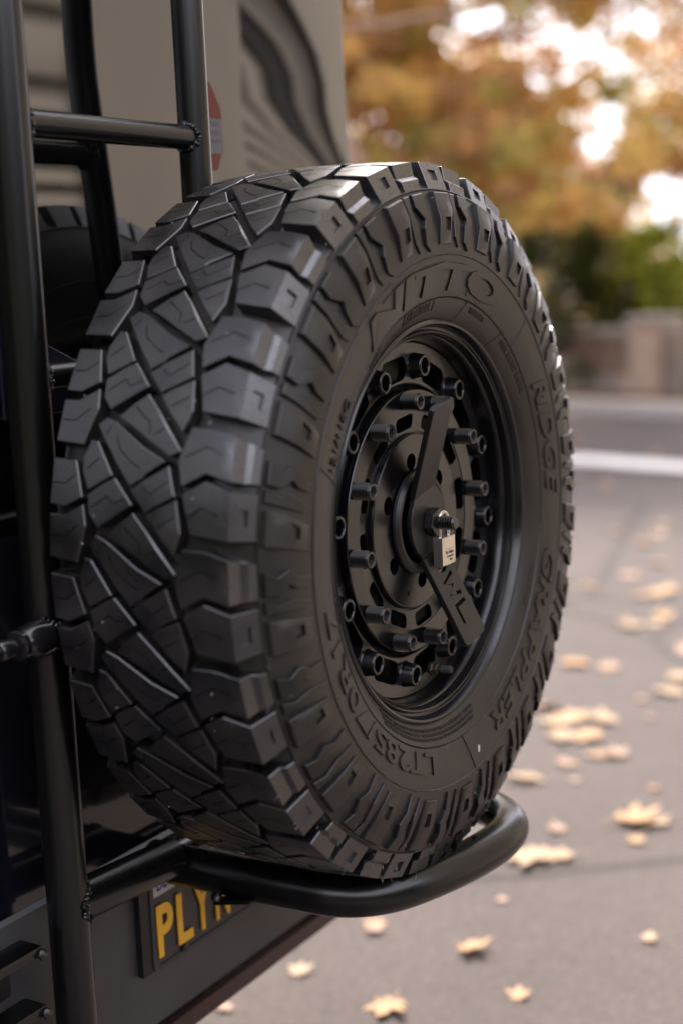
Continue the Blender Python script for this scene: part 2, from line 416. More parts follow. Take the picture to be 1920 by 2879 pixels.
CR3 = clump_field(500, 2300, 60, 900, 19, 23, 520, .42, 60, lambda px, py, r: r.choices(range(6), [1, 1, 3, 3, 1, 4])[0], 15, keep3)
tree('background_tree', 'dark brown and olive tree farthest back behind the orange crown', spot(1450, 21.0), 3.6, .2, CR3, .14, K1, 31, limbs=6)
# shrubs behind the wall
def shrub(label, px, t, w, h, kinds, n, seed, size=.09):
    b = spot(px, t); r = random.Random(seed); C = []
    for _ in range(n):
        a = r.uniform(0, 2*pi); q = sqrt(r.random()); z = r.random()**.8
        k_ = 1-.35*z*z
        C.append((b+Vector((cos(a)*q*w*k_, sin(a)*q*w*k_*.6, .12+z*h)), .2, 60, None))
    s = thing('garden_shrub', label, 'shrub', b, 'shrubs behind the stone wall')
    for i in range(3):
        c = r.choice(C)[0]-b; link('stem', tube('stem', [(0, 0, 0), tuple(c*.5), tuple(c)], [.03, .02, .01], 6), BARK, s)
    leaf_cloud('foliage', [(c-b, a, d, e) for c, a, d, e in C], size, kinds, seed+1, s)
shrub('dark green shrub behind the stone wall, nearest the spare wheel', 1500, 16.2, .95, 1.75, ['dark', 'dark', 'green'], 60, 41)
shrub('mid green shrub behind the wall between the dark one and the bright one', 1690, 16.6, .8, 1.65, ['green', 'dark', 'olive'], 50, 43)
shrub('bright yellow green shrub behind the wall at the right edge', 1870, 16.0, .80, 1.55, ['lime', 'lime', 'green'], 60, 45)
shrub('low dark shrub in front of the bright green one, against the wall', 1800, 16.4, .9, .95, ['dark', 'green', 'dark'], 34, 47)
shrub('dark shrub partly hidden behind the top of the spare wheel', 1260, 16.5, .9, 1.7, ['dark', 'brown', 'green'], 40, 49)

# unseen tall hedges added to darken the low surroundings mirrored in glossy parts
def hedge(label, cx, cy, w, d, h, rz, seed):
    t = thing('unseen_dark_hedge', label, 'hedge', (cx, cy, GZ)); t.rotation_euler.z = rz; r = random.Random(seed)
    bm = bmesh.new(); bmesh.ops.create_cube(bm, size=1, matrix=Matrix.Translation((0, 0, h/2)) @ Matrix.Diagonal((w, d, h, 1)))
    bmesh.ops.subdivide_edges(bm, edges=bm.edges[:], cuts=12, use_grid_fill=True)
    for v in bm.verts: v.co += Vector((r.uniform(-.12, .12), r.uniform(-.15, .15), r.uniform(-.1, .12)))
    link('branch_mass', from_bm('branch_mass', bm, False), LEAF['dark'], t)
    C = [(Vector((r.uniform(-w/2, w/2), r.choice((-1, 1))*d/2, r.uniform(.1, h))), .35, 26, None) for _ in range(260)]
    leaf_cloud('foliage', C, .12, ['dark', 'green', 'dark'], seed+1, t)
hedge('long dark hedge added out of view behind the camera to darken reflections', 0.5, -7.5, 18, 1.2, 3.4, 0, 71)
hedge('dark hedge added out of view to darken reflections, facing the rear of the van', 7.5, -3.0, 9, 1.2, 3.0, radians(90), 81)
# ------------------------------------------------------------------ fallen leaves
def leaf_mesh(seed, M):
    r = random.Random(seed); n = 5; out = []
    for i in range(-2, 3):      # five lobes
        a = i*radians(48); L = (1.0, .92, .62)[abs(i)]*r.uniform(.85, 1.1)
        out += [(a-radians(14), L*.74), (a-radians(6), L*.88), (a, L), (a+radians(6), L*.86), (a+radians(15), L*.72), (a+radians(24), L*.52)]
    out += [(radians(150), .46), (radians(180), .22), (radians(210), .46)]
    curl = r.uniform(.0, .22); tw = r.uniform(-.5, .5)
    V = [Vector((0, 0, .02))]
    for a, q in out:
        x, y = sin(a)*q*.5, cos(a)*q*.5
        V.append(Vector((x, y, .02+curl*(x*x+y*y)*2.2+tw*x*y+r.uniform(0, .025))))
    k = len(out); F = [(0, 1+(i+1) % k, 1+i) for i in range(k)]
    i = len(V); V += [Vector((-.012, -.05, .03)), Vector((.012, -.05, .03)), Vector((.03, -.42, .05)), Vector((.015, -.42, .05))]; F.append((i, i+1, i+2, i+3))
    me = mesh('fallen_leaf', V, F, True, 60); me.materials.append(M); return me
LM = [[leaf_mesh(100+j*7+i, FALL[j]) for i in range(3)] for j in range(len(FALL))]
lr = random.Random(9)
def fallen(x, y, size, mk, label, group=None, lift=0.0, tilt=.10):
    o = bpy.data.objects.new('fallen_leaf', LM[mk][lr.randrange(3)]); COL.objects.link(o)
    o.location = (x, y, GZ+.004+lift); o.scale = (size*1.12*lr.uniform(.85, 1.15), size*1.12*lr.uniform(.8, 1.1), size*lr.uniform(.8, 1.6))
    o.rotation_euler = (lr.uniform(-tilt, tilt), lr.uniform(-tilt, tilt), lr.uniform(0, 6.28))
    tag(o, label, 'leaf', group)
G = 'fallen leaves on the asphalt'
BIG = [(-.961, 3.013, .15, 1, 'amber leaf lying alone above the large leaf cluster, right of the tyre'),
 (-.71, 2.26, .17, 0, 'cream leaf at the lower left of the large cluster beside the tyre'),
 (-.78, 2.36, .15, 0, 'cream leaf at the upper left of the large leaf cluster'),
 (-.64, 2.44, .16, 0, 'cream leaf at the right end of the large leaf cluster'),
 (-.73, 2.44, .15, 1, 'amber leaf in the middle top of the large leaf cluster'),
 (-.63, 2.30, .14, 1, 'amber leaf at the lower middle of the large leaf cluster'),
 (-.87, 2.50, .13, 2, 'tan leaf at the far left of the large cluster, closest to the tyre'),
 (-.55, 2.14, .11, 2, 'tan leaf just below the large leaf cluster'),
 (-.61, 2.05, .10, 4, 'pinkish leaf below left of the large leaf cluster'),
 (-.653, 1.90, .13, 0, 'cream leaf directly above the bend of the black hoop tube'),
 (-.300, 1.72, .15, 1, 'amber leaf lying near the right edge, level with the hoop tube'),
 (-.255, 1.75, .11, 0, 'small cream leaf overlapping the amber one near the right edge'),
 (-.41, 1.42, .16, 0, 'large cream leaf just right of the hoop tube'),
 (-.36, 1.45, .12, 0, 'cream leaf touching the large one right of the hoop tube'),
 (-.429, 1.60, .075, 4, 'small pinkish leaf between the hoop bend and the amber leaf'),
 (-.344, .945, .10, 1, 'amber leaf on the asphalt below the middle of the hoop tube'),
 (-.372, .675, .11, 1, 'amber leaf cut by the bottom edge of the picture'),
 (-.596, .708, .07, 0, 'small cream leaf below the bumper edge'),
 (-.566, .965, .075, 1, 'small amber leaf just under the hoop tube'),
 (-.55, .935, .065, 4, 'small pinkish leaf touching the one just under the hoop tube'),
 (-.573, 2.813, .14, 0, 'cream leaf at the right edge above the large cluster'),
 (-.60, 2.98, .13, 0, 'upper cream leaf of the pair at the right edge'),
 (-.50, 2.16, .12, 2, 'tan leaf right below the large leaf cluster')]
for x, y, s, mk, lb in BIG: fallen(x, y, s, mk, lb, G)
seen = [(b[0], b[1]) for b in BIG]
n = 0
while n < 125:
    t = lr.uniform(2.7, 14) if n > 35 else lr.uniform(2.6, 4.6)
    px = lr.uniform(600, 2050); p = spot(px, t)
    # ground at depth t along the view: shift so that the point lies on the ground plane
    d = FW + RT*(px-960)/4136.0; ky = lr.uniform(1080, 2850)
    q = FW + RT*(px-960)/4136.0 - UP*(ky-1439.5)/4136.0
    tt = (GZ-CAM.z)/q.z; P_ = CAM + q*tt
    if tt < 2.5 or tt > 14 or any((P_.x-a)**2+(P_.y-b)**2 < .014*(1 if tt < 5 else .3) for a, b in seen): continue
    if ky > 1900 and lr.random() < .55: continue
    seen.append((P_.x, P_.y)); n += 1
    far = tt > 4.6
    s = lr.uniform(.10, .19) if far else lr.uniform(.03, .065)
    fallen(P_.x, P_.y, s, lr.choice((1, 2, 2, 4, 4, 3, 0)), 'blurred fallen leaf far back on the asphalt' if far else 'small leaf scrap on the near asphalt', 'far fallen leaves' if far else 'small leaf scraps', tilt=.16)

# ------------------------------------------------------------------ house reflected in the rear glass
hx = 1.25
house = thing('house', 'tan house with louvred openings, seen mirrored in the dark rear glass of the van', 'house', (hx, 3.5, GZ))
def hb(name, x0, x1, y0, y1, z0, z1, M, parent=None, bev=0):
    return boxobj(name, ((x0+x1)/2-hx, (y0+y1)/2-3.5, (z0+z1)/2-GZ), (x1-x0, y1-y0, z1-z0), M, parent or house, bev=bev)
S1 = (0.75, 1.70, -0.70, 2.2); S2 = (3.05, 12.0, -1.05, 1.13)
H = 4.6
hb('wall', hx+.12, hx+.22, .35, 21.0, GZ, H, WALLM)
hb('wall_panel', hx, hx+.12, .35, S1[0], GZ, H, WALLM)
hb('wall_panel', hx, hx+.12, S1[0], S1[1], GZ, S1[2], WALLM)
hb('wall_panel', hx, hx+.12, S1[0], S1[1], S1[3], H, WALLM)
hb('wall_panel', hx, hx+.12, S1[1], S2[0], GZ, H, WALLM)
hb('wall_panel', hx, hx+.12, S2[0], S2[1], S2[3]+.10, H, WALLM)
hb('lintel_shadow_board', hx+.02, hx+.118, S2[0], S2[1], S2[3], S2[3]+.10, SHADEM)  # black strip standing in for the recess shadow below the lintel
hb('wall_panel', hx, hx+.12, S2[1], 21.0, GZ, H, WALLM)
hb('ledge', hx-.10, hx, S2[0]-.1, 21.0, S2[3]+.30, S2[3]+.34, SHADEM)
hb('eaves', hx-.45, hx+.3, .2, 21.2, H, H+.14, WALLM)
hb('frame', hx-.02, hx, S1[1]-.04, S1[1]+.02, S1[2], S1[3], WALLM)
bm = bmesh.new(); box(bm, (0, 0, 0), (.008, 1, .039), Matrix.Rotation(radians(8), 3, 'Y')); slat_me = from_bm('slat', bm); slat_me.materials.append(SLATM)
for nm, (y0, y1, z0, z1) in (('louvred_shutter', S1), ('louvred_garage_door', S2)):
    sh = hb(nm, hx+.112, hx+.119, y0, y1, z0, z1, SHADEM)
    z = z0+.035
    while z < z1-.02:
        o = bpy.data.objects.new('slat', slat_me); COL.objects.link(o); o.parent = sh
        o.location = (.010, (y0+y1)/2-3.5, z-GZ); o.scale = (1, y1-y0, 1); z += .0635

# ================================================================== VAN
van = thing('camper_van', 'dark glossy camper van whose rear glass mirrors a tan house', 'van', (-2.6, -.65, GZ))
VB = Vector((-2.6, -.65, GZ))
def sstep(a, b, x): t = max(0, min(1, (x-a)/(b-a))); return t*t*(3-2*t)
def rear_x(z): return -.276 + .05*max(0, min(.56-z, .52))
RC = 2.4; CY0 = .085; FE = radians(11.5)
def van_outline(z, off=0.0):
    X0 = rear_x(z)-off; P = []
    for k in range(33):
        a = FE*k/32; P.append((X0-RC*(1-cos(a)), CY0+RC*sin(a)))
    P.insert(len(P)-1, (X0-RC*(1-cos(FE-.0004)), CY0+RC*sin(FE-.0004)))
    ex, ey = P[-1]; cr = .002
    for k in range(1, 9):
        a = FE+(pi/2-FE)*k/8; P.append((ex-cr*(cos(FE)-cos(a)), ey+cr*(sin(a)-sin(FE))))
    P = [(X0-4.2, P[-1][1])] + list(reversed(P))
    for i in range(1, 34): P.append((X0, CY0-(1.35+CY0)*i/34))
    for k in range(1, 17):
        a = (pi/2)*k/16; P.append((X0-.6*(1-cos(a)), -1.35-.6*sin(a)))
    P.append((X0-4.2, -1.95+off)); return P
def van_skin(name, zs, M, off=0.0):
    V = []; F = []; n = len(van_outline(0))
    for z in zs:
        for x, y in van_outline(z, off): V.append(Vector((x, y, z))-VB)
    for i in range(len(zs)-1):
        for k in range(n-1): F.append((i*n+k+1, i*n+k, (i+1)*n+k, (i+1)*n+k+1))
    return link(name, mesh(name, V, F, True, 60), M, van)
van_skin('body', [-.70+.04*i for i in range(18)]+[.02], PAINT)
van_skin('rear_window', [.02+.04*i for i in range(47)], GLASSM)
P = van_outline(1.86); me = mesh('roof', [Vector((x, y, 1.87))-VB for x, y in P], [tuple(reversed(range(len(P))))], False)
link('roof', me, PAINT, van)
P = van_outline(-.5); me = mesh('underbody', [Vector((x, y, -.69))-VB for x, y in P], [tuple(range(len(P)))], False)
link('underbody', me, BLKPL, van)
# wheels on the ground (rear pair)
for yy in (.40, -1.55):
    w = link('road_wheel', lathe('c_road_wheel', [(.20, -.12), (.36, -.12), (.39, -.09), (.39, .09), (.36, .12), (.20, .12), (.19, .05), (.0, .05)], (-1.6-VB.x, yy-VB.y, -.66-VB.z), (0, 1 if yy > 0 else -1, 0), 40), RUBS, van)
# bumper
bm = bmesh.new()
prof = [(-.262, -.405), (-.243, -.415), (-.238, -.44), (-.238, -.60), (-.243, -.655), (-.262, -.668)]
def extr(name, prof, y0, y1, M, parent, base, nseg=1):
    V = []; F = []; k = len(prof)
    ys = [y0+(y1-y0)*i/nseg for i in range(nseg+1)]
    for y in ys:
        for x, z in prof: V.append(Vector((x, y, z))-base)
    for i in range(nseg):
        for j in range(k-1): F.append((i*k+j, (i+1)*k+j, (i+1)*k+j+1, i*k+j+1))
    F.append(tuple(range(k))); F.append(tuple(reversed([nseg*k+j for j in range(k)])))
    return link(name, mesh(name, V, F, True, 25), M, parent)
bmp = extr('bumper', prof, -1.3, .56, BUMP, van, VB, 20)
extr('bumper_lip', [(-.262, -.669), (-.240, -.667), (-.244, -.694), (-.262, -.697)], -1.3, .56, LIP, van, VB)
# licence plate (0.305 x 0.152) and its holder
PX = -.225; PC = Vector((PX, -.159+.1525, -.574+.076))
hold = boxobj('plate_holder', Vector((-.2325, PC.y-.010, PC.z+.004))-VB, (.010, .322, .158), BLKPL, van, bev=.003)
def platemap(u, v, h): return Vector((PX+h, PC.y+u, PC.z+v))-VB
def rrect(w, h, r, n=5, cx=0, cy=0):
    P = []
    for sx, sy, a0 in ((1, 1, 0), (-1, 1, 90), (-1, -1, 180), (1, -1, 270)):
        for k in range(n+1):
            a = radians(a0+90*k/n); P.append((cx+sx*(w/2-r)+r*cos(a), cy+sy*(h/2-r)+r*sin(a)))
    return P
pl_ = link('licence_plate', relief('licence_plate', rrect(.305, .152, .010), platemap, -.004, holes=[(rrect(.291, .138, .007), .0015)], chamfer=.0008), PLATE, van)
for ch, yc, wd in (('P', -.1270, .032), ('L', -.0865, .031), ('Y', -.0485, .034), ('N', -.0040, .031), ('O', .0380, .032)):
    me = text_mesh(ch, .094, ext=.0010, bold=.0026)
    xs = [v.co.x for v in me.vertices]; ys = [v.co.y for v in me.vertices]; cx_, cy_ = (min(xs)+max(xs))/2, (min(ys)+max(ys))/2
    for v in me.vertices: v.co = platemap(yc+(v.co.x-cx_)/(max(xs)-min(xs))*wd, -.024+(v.co.y-cy_)/(max(ys)-min(ys))*.0695, .0008+v.co.z)
    me.name = 'plate_character'; me.update(); link('plate_character', me, PYEL, pl_)
link('month_sticker', relief('month_sticker', rrect(.046, .026, .002, cx=-.122, cy=.036), platemap, -.0012, chamfer=.0002), STK_W, pl_)
me = text_mesh('DEC', .021, ext=.0003, bold=.0005)
for v in me.vertices: v.co = platemap(-.122+v.co.x*.85, .036+v.co.y, .0003+v.co.z)
me.name = 'sticker_print'; link('sticker_print', me, STK_B, pl_)
for yy in (-.090, .105):
    link('plate_bolt', lathe('c_plate_bolt', [(.006, 0), (.006, .003), (.004, .004)], platemap(yy, -.066, -.001), (1, 0, 0), 8), BLKPL, pl_)
# sticker on the glass
def glassmap(u, v, h):
    z = .494+v; y = .119+u; return Vector((rear_x(z)+h+.0015, y, z))-VB
R8 = .062
oct_ = [(R8*.56*cos(radians(22.5+45*i)), R8*sin(radians(22.5+45*i))) for i in range(8)]
st = link('alarm_sticker', relief('alarm_sticker', oct_, glassmap, -.0010, step=.02), STK_R, van)
st['label'] = 'red and white octagonal sticker behind the right ladder rail'
link('sticker_band', relief('sticker_band', [(-.031, -.036), (.031, -.036), (.0315, .010), (-.0315, .010)], lambda u, v, h: glassmap(u, v, h+.0006), -.0004, step=.02), STK_F, st)
for i_, vv in enumerate((.004, -.008, -.019)):
    link('sticker_line', relief('sticker_line', [(-.024, vv-.0028), (.024, vv-.0028), (.024, vv+.0028), (-.024, vv+.0028)], lambda u, v, h: glassmap(u, v, h+.0010), -.0003), STK_G, st)

# ================================================================== LADDER AND TYRE CARRIER
lad = thing('ladder_tyre_carrier', 'black tubular ladder and tyre carrier with thick left post and bottom hoop', 'ladder', (-.19, -.343, GZ))
LB = Vector((-.19, -.343, GZ))
def T(name, pts, r, M=POWDER, seg=32, **kw): return link(name, tube(name, [Vector(p)-LB for p in pts], r, seg, **kw), M, lad)
LX = -.19
T('rail', [(LX, -.343, -.86), (LX, -.343, 1.5)], .0235, seg=40)['label'] = 'thick left post'
T('rail', [(LX, -.022, -.30), (LX, -.022, 1.5)], .0195, seg=40)
for z in (.464, .196, .76, 1.06): T('rung', [(LX, -.343, z), (LX, -.022, z)], .0148)
def weld(p, axis, rad, tubeR, along, M=POWDER, n=26, name='weld_bead'):
    """overlapping weld ripples around a joint ring of radius rad, saddle-shaped onto a tube of radius tubeR running along z"""
    u, v, d = frame(axis); V = []; F = []; rows = []
    bm = bmesh.new()
    for i in range(n):
        t = 2*pi*i/n
        e = u*cos(t)+v*sin(t)
        q = e*rad
        off = sqrt(max(1e-6, tubeR**2-(q.x)**2)) if abs(axis[1]) > .5 else sqrt(max(1e-6, tubeR**2-q.y**2))
        c = Vector(p)+q+Vector(d)*off
        mt = Matrix.Translation(c-LB) @ (d.cross(e)).to_track_quat('Z', 'Y').to_matrix().to_4x4() @ Matrix.Rotation(.45, 4, 'X') @ Matrix.Diagonal((1, 1, .62, 1))
        bmesh.ops.create_uvsphere(bm, u_segments=10, v_segments=6, radius=.0044*(1+.22*sin(i*2.4)), matrix=mt)
    return link(name, from_bm(name, bm), M, lad)
for z in (.464, .196):
    weld((LX, -.343, z), (0, 1, 0), .0155, .0235, 1); weld((LX, -.022, z), (0, -1, 0), .0155, .0195, 1)
CZ = -.400
T('cross_tube', [(LX, -.343, CZ), (LX, -.155, CZ-.012)], .0245)
weld((LX, -.343, CZ), (0, 1, 0), .0255, .0235, 1, n=40)
HZ = -.432
hoop = [(-.238, -.132, HZ), (-.12, -.130, HZ), (-.02, -.128, HZ), (.040, -.120, HZ), (.082, -.085, HZ), (.108, -.025, HZ), (.126, .045, HZ), (.132, .110, HZ), (.120, .165, HZ), (.078, .205, HZ), (.02, .220, HZ), (-.10, .226, HZ), (-.238, .228, HZ)]
T('hoop_tube', catmull(hoop, 9), .0254, seg=44)
T('cross_tube', [(LX-.03, .228, HZ), (LX-.03, -.132, HZ)], .0200)
# mounting beam behind the wheel
T('mount_beam', [(LX, -.343, .02), (LX, .20, .02)], .022)
link('mount_hub', lathe('c_mount_hub', [(.030, -.19), (.030, -.06), (.07, -.058), (.07, -.04)], -LB, (1, 0, 0), 32), POWDER, lad)
# lower tab with bolt under the hoop
tabM = Matrix.Rotation(radians(-12), 3, 'Y')
boxobj('tab', Vector((-.098, -.152, HZ-.020))-LB, (.055, .016, .006), POWDER, lad, rot=tabM, bev=.0015)
link('tab_bolt', lathe('c_tab_bolt', [(.007, 0), (.007, .005), (.005, .006)], Vector((-.118, -.160, HZ-.017))-LB, (0, -.7, .7), 6), BOLT, lad)
# brackets to the van on the lower left
for z in (-.432, -.502):
    boxobj('bracket_bar', Vector((-.205, -.62, z))-LB, (.034, .46, .012), POWDER, lad, bev=.003)
    link('bracket_bolt', lathe('c_bracket_bolt', [(.0065, 0), (.0065, .005), (.004, .006)], Vector((-.188, -.393, z-.004))-LB, (1, -.2, .3), 6), BOLT, lad)
boxobj('step_plate', Vector((-.26, -.62, -.467))-LB, (.06, .44, .050), BLKPL, lad, bev=.006)
# short grip rung on the left of the post
def Yring(y, r0): return [(r0*.92, y), (r0, y+.002), (r0, y+.017), (r0*.92, y+.019), (r0*.70, y+.020), (r0*.70, y+.024)]
GZZ = -.080
prof = [(.0, -.30)]
y = -.30
while y < -.03: prof += Yring(y, .0115); y += .025
g_ = link('grip_rung', lathe('grip_rung', prof, Vector((-.175, -.385, GZZ))-LB, (0, 1, 0), 28), RUB, lad)
link('end_collar', lathe('c_end_collar', [(.012, -.036), (.0165, -.034), (.0165, -.028), (.014, -.026), (.019, -.018), (.021, -.006), (.020, .008), (.012, .016)], Vector((-.175, -.372, GZZ))-LB, (0, 1, 0), 30), mat('glossy_black_collar', (.012, .011, .013), .16, spec=.8), lad)
weld((LX+.012, -.343, GZZ), (0, -1, 0), .0180, .0180, 1, n=28)
# gusset plate between post and second rung
gus = [(-.318, .244), (-.140, .160), (-.140, .205), (-.16, .214), (-.318, .2300)]
def gm(u, v, h): return Vector((-.240+h, u, v))-LB
gus = [(-.33, .262), (-.33, .150), (-.115, .150), (-.115, .166)]
link('gusset_plate', relief('gusset_plate', gus, gm, -.004, chamfer=.0009), mat('navy_gusset_paint', (.010, .011, .022), .25), lad)

# ================================================================== SPARE WHEEL
sw = thing('spare_wheel', 'off-road spare wheel with chunky black tyre and black multi-bolt rim', 'spare wheel', (0, 0, 0))
# sidewall curve: radius -> x (outer half)
SWP = [(.2275, .106), (.236, .116), (.245, .1235), (.262, .1315), (.285, .1375), (.310, .1400), (.335, .1385), (.352, .1350), (.368, .1297), (.3815, .1238)]
def sx(r):
    if r <= SWP[0][0]: return SWP[0][1]
    for (a, b), (c, d) in zip(SWP, SWP[1:]):
        if r <= c: return b+(d-b)*(r-a)/(c-a)
    return SWP[-1][1]
_sm = {}
def sxs(r):       # smoothed
    k = round(r, 5)
    if k not in _sm: _sm[k] = sum(sx(r+q*.0035) for q in (-2, -1, 0, 1, 2))/5
    return _sm[k]
prof = []
rr_ = [.2275+.0035*i for i in range(46)]
outer = [(r, sxs(r)) for r in rr_ if r < .3810]
# thin moulded rings
def ring(r, pr): return pr
ext = []
for r, x in outer: ext.append((r, x))
for rc, hgt in ((.3105, .0012), (.2625, .0010)):
    ext += [(rc-.0012, sxs(rc-.0012)), (rc-.0004, sxs(rc)+hgt), (rc+.0004, sxs(rc)+hgt), (rc+.0012, sxs(rc+.0012))]
ext.sort()
ext += [(.3817, .1243), (.3832, .1252), (.3843, .1246), (.3845, .1205)]
ext += [(.3890, .1130), (.3935, .104), (.3985, .085), (.4010, .055), (.4025, .02)]
prof = [(r, x) for r, x in ext] + [(r, -x) for r, x in reversed(ext)]
tyre = link('tyre', lathe('tyre', prof, (0, 0, 0), (1, 0, 0), 300, True, 25), RUBS, sw)

def Rt(x): return .4185-.0055*(x/.125)**2
EE = .135
NP = 22; PITCH_A = 360/NP
DEP = -.0150
def tread_map(cent, curve):
    # (u, v): u across in metres, v along in metres at radius .41; h = outward
    def f(u, v, h):
        x, r, nx, nr = curve(u); a = cent+v/.41
        r2 = r+nr*h; return Vector((x+nx*h, -r2*cos(a), r2*sin(a)))
    return f
def c_center(u): 
    s = -.0055*2*u/.125**2; n = Vector((-s, 1)).normalized(); return (u, Rt(u), n.x, n.y)
def c_poly(pts):   # pts = [(s, x, r)] continuation beyond the tread edge with piecewise-linear face
    def f(u):
        sgn = 1 if u >= 0 else -1; w = abs(u)
        if w <= pts[0][0]:
            x, r, nx, nr = c_center(w); k = max(0, (w-.09)/(.111-.09)); nx += .25*k
        else:
            for (s0, x0, r0), (s1, x1, r1) in zip(pts, pts[1:]):
                if w <= s1 or s1 == pts[-1][0]:
                    t = (w-s0)/(s1-s0); x = x0+(x1-x0)*t; r = r0+(r1-r0)*t; break
            nx, nr = .92, .39
        return (sgn*x, r, sgn*nx, nr)
    return f
FA = [(.111, .111, Rt(.111)), (.119, .1145, .3985), (.1255, .1205, .3950), (.135, .1243, .3825)]
FB = [(.111, .111, Rt(.111)), (.135, .1240, .3823)]
cA, cB = c_poly(FA), c_poly(FB)
def ang(l): return [(u, radians(a)*.41) for u, a in l]
def slit(pts, w=.0013):   # thin polyline groove polygon
    P = [Vector(p) for p in pts]; L = []; R_ = []
    for i, p in enumerate(P):
        d = (P[min(i+1, len(P)-1)]-P[max(i-1, 0)]).normalized(); n_ = Vector((-d.y, d.x))
        L.append(tuple(p+n_*w/2)); R_.append(tuple(p-n_*w/2))
    return L+list(reversed(R_))
def cen(poly): return (sum(p[0] for p in poly)/len(poly), sum(p[1] for p in poly)/len(poly))
BL = []   # (mesh)
def tread_block(outl, curve, sipes=(), holes=(), us=(), bottom=DEP):
    # outl in (u, degrees); recentred so that the mesh stays near angle 0 of its own pitch
    O = ang(outl)
    if area(O) < 0: O = list(reversed(O))
    O = [(max(-EE, min(EE, p[0])), p[1]) for p in inset(O, -.0013)]; vs = [p[1] for p in O]; lines = [((u, min(vs)-.01), (u, max(vs)+.01)) for u in us]
    hs = [(slit(ang(s)), .006) for s in sipes] + [(ang(h), d) for h, d in holes]
    me = relief('tread_block', O, tread_map(0.0, curve), bottom, holes=hs, lines=lines, chamfer=.0007, step=.0135, flip=True, angle=22)
    me.materials.append(RUB); BL.append(me)
# outer shoulder, long block with stepped face
tread_block([(.050, 33.6), (.060, 38.0), (.085, 37.9), (EE, 36.2), (EE, 31.3), (.109, 31.2), (.082, 32.2), (.056, 30.4)], cA,
            sipes=[[(.056, 34.0), (.080, 35.6), (.100, 34.6)]], us=(.111, .119, .1255))
# outer shoulder, block with square dimple
tread_block([(.058, 29.0), (.082, 30.8), (.110, 29.6), (EE, 29.6), (EE, 23.3), (.110, 23.4), (.069, 24.1)], cB,
            sipes=[[(.064, 26.2), (.080, 27.4), (.100, 26.6)]], holes=[([(.117, 27.6), (.126, 27.6), (.126, 25.2), (.117, 25.2)], .0030)], us=(.111,))
# centre blocks
tread_block([(-.0562, 38.2), (-.0468, 39.1), (-.0337, 38.4), (.0032, 35.1), (.0310, 33.4), (.0100, 31.7), (.0081, 31.2), (-.0065, 30.1), (-.0258, 33.1), (-.0470, 36.6)], c_center,
            sipes=[[(-.030, 36.6), (-.024, 34.8), (-.006, 33.0), (.004, 32.4)], [(-.045, 36.8), (-.040, 38.0)]])
tread_block([(-.0040, 29.3), (.0102, 30.6), (.0380, 32.6), (.0465, 28.9), (.0260, 27.5), (.0140, 26.7)], c_center,
            sipes=[[(.010, 29.9), (.018, 28.9), (.041, 30.8)]])
tread_block([(.0170, 26.0), (.0269, 26.8), (.0495, 28.1), (.0555, 24.0), (.0486, 21.4), (.0350, 23.2)], c_center,
            sipes=[[(.030, 24.6), (.050, 26.0)]])
tread_block([(-.0620, 35.9), (-.0550, 35.7), (-.0320, 31.3), (-.0440, 30.5), (-.0600, 29.4), (-.0682, 31.6), (-.0695, 33.5)], c_center,
            sipes=[[(-.064, 32.0), (-.049, 33.6)]])
tread_block([(-.0590, 28.4), (-.0394, 30.0), (-.0270, 30.7), (-.0045, 27.4), (-.0205, 26.2), (-.0454, 24.3), (-.0565, 25.9)], c_center,
            sipes=[[(-.054, 26.8), (-.034, 28.4), (-.026, 27.4), (-.012, 28.2)]])
tread_block([(-.0300, 39.4), (-.0155, 41.1), (-.0010, 42.4), (.0145, 40.3), (.0490, 34.9), (.0381, 34.3), (.0125, 36.2), (-.0124, 38.2)], c_center,
            sipes=[[(-.013, 40.8), (.008, 38.7), (.010, 37.1)], [(.016, 37.0), (.029, 37.9)]])
# inner shoulder pair
tread_block([(-EE, 33.2), (-.1110, 33.3), (-.0810, 33.0), (-.0694, 28.2), (-.0908, 26.9), (-.1150, 27.2), (-EE, 27.2)], cB,
            sipes=[[(-.108, 30.0), (-.092, 29.9), (-.078, 31.2)]], us=(-.111,))
tread_block([(-EE, 25.4), (-.1140, 25.4), (-.0910, 25.3), (-.0670, 26.8), (-.0630, 24.2), (-.0745, 19.2), (-.1110, 19.7), (-EE, 19.7)], cB,
            sipes=[[(-.108, 22.6), (-.090, 22.5), (-.072, 24.2)]], us=(-.111,))
for k in range(NP):
    for me in BL:
        o = bpy.data.objects.new('tread_block', me); COL.objects.link(o); o.parent = tyre
        o.rotation_euler.x = -radians(PITCH_A*k)
# sidewall lugs
def side_map(u, v, h):      # u = radius, v = angle*0.36 (a: 0 at -Y, 90 at top)
    a = v/.36; x = sxs(u)
    return Vector((x+h, -u*cos(a), u*sin(a)))
def sang_(l): return [(r, radians(a)*.36) for r, a in l]
SL = []
def lug(poly, hgt, holes=(), hf=None, name='sidewall_lug'):
    P = sang_(poly)
    me = relief(name, P, lambda u, v, h: side_map(u, v, h+(hgt*(.50+.50*sstep(.318, .355, u)) if h > -hgt else hgt)), -hgt-.0015, holes=[(sang_(h), d) for h, d in holes], chamfer=.0008, step=.011, flip=False, hfun=hf, angle=24)
    me.materials.append(RUBS); SL.append(me)
lug([(.3800, 27.6), (.360, 27.3), (.322, 25.6), (.322, 21.0), (.350, 21.8), (.3800, 22.4)], .0068, holes=[([(.352, 25.9), (.352, 23.6), (.337, 23.3), (.337, 25.2)], .0036)], hf=lambda u, v: -.0012*max(0, (.3800-u)/.06)**2)
lug([(.3800, 34.9), (.366, 34.0), (.352, 35.0), (.338, 33.4), (.316, 32.9), (.325, 31.3), (.343, 31.6), (.352, 32.6), (.366, 31.0), (.3800, 31.4)], .0056)
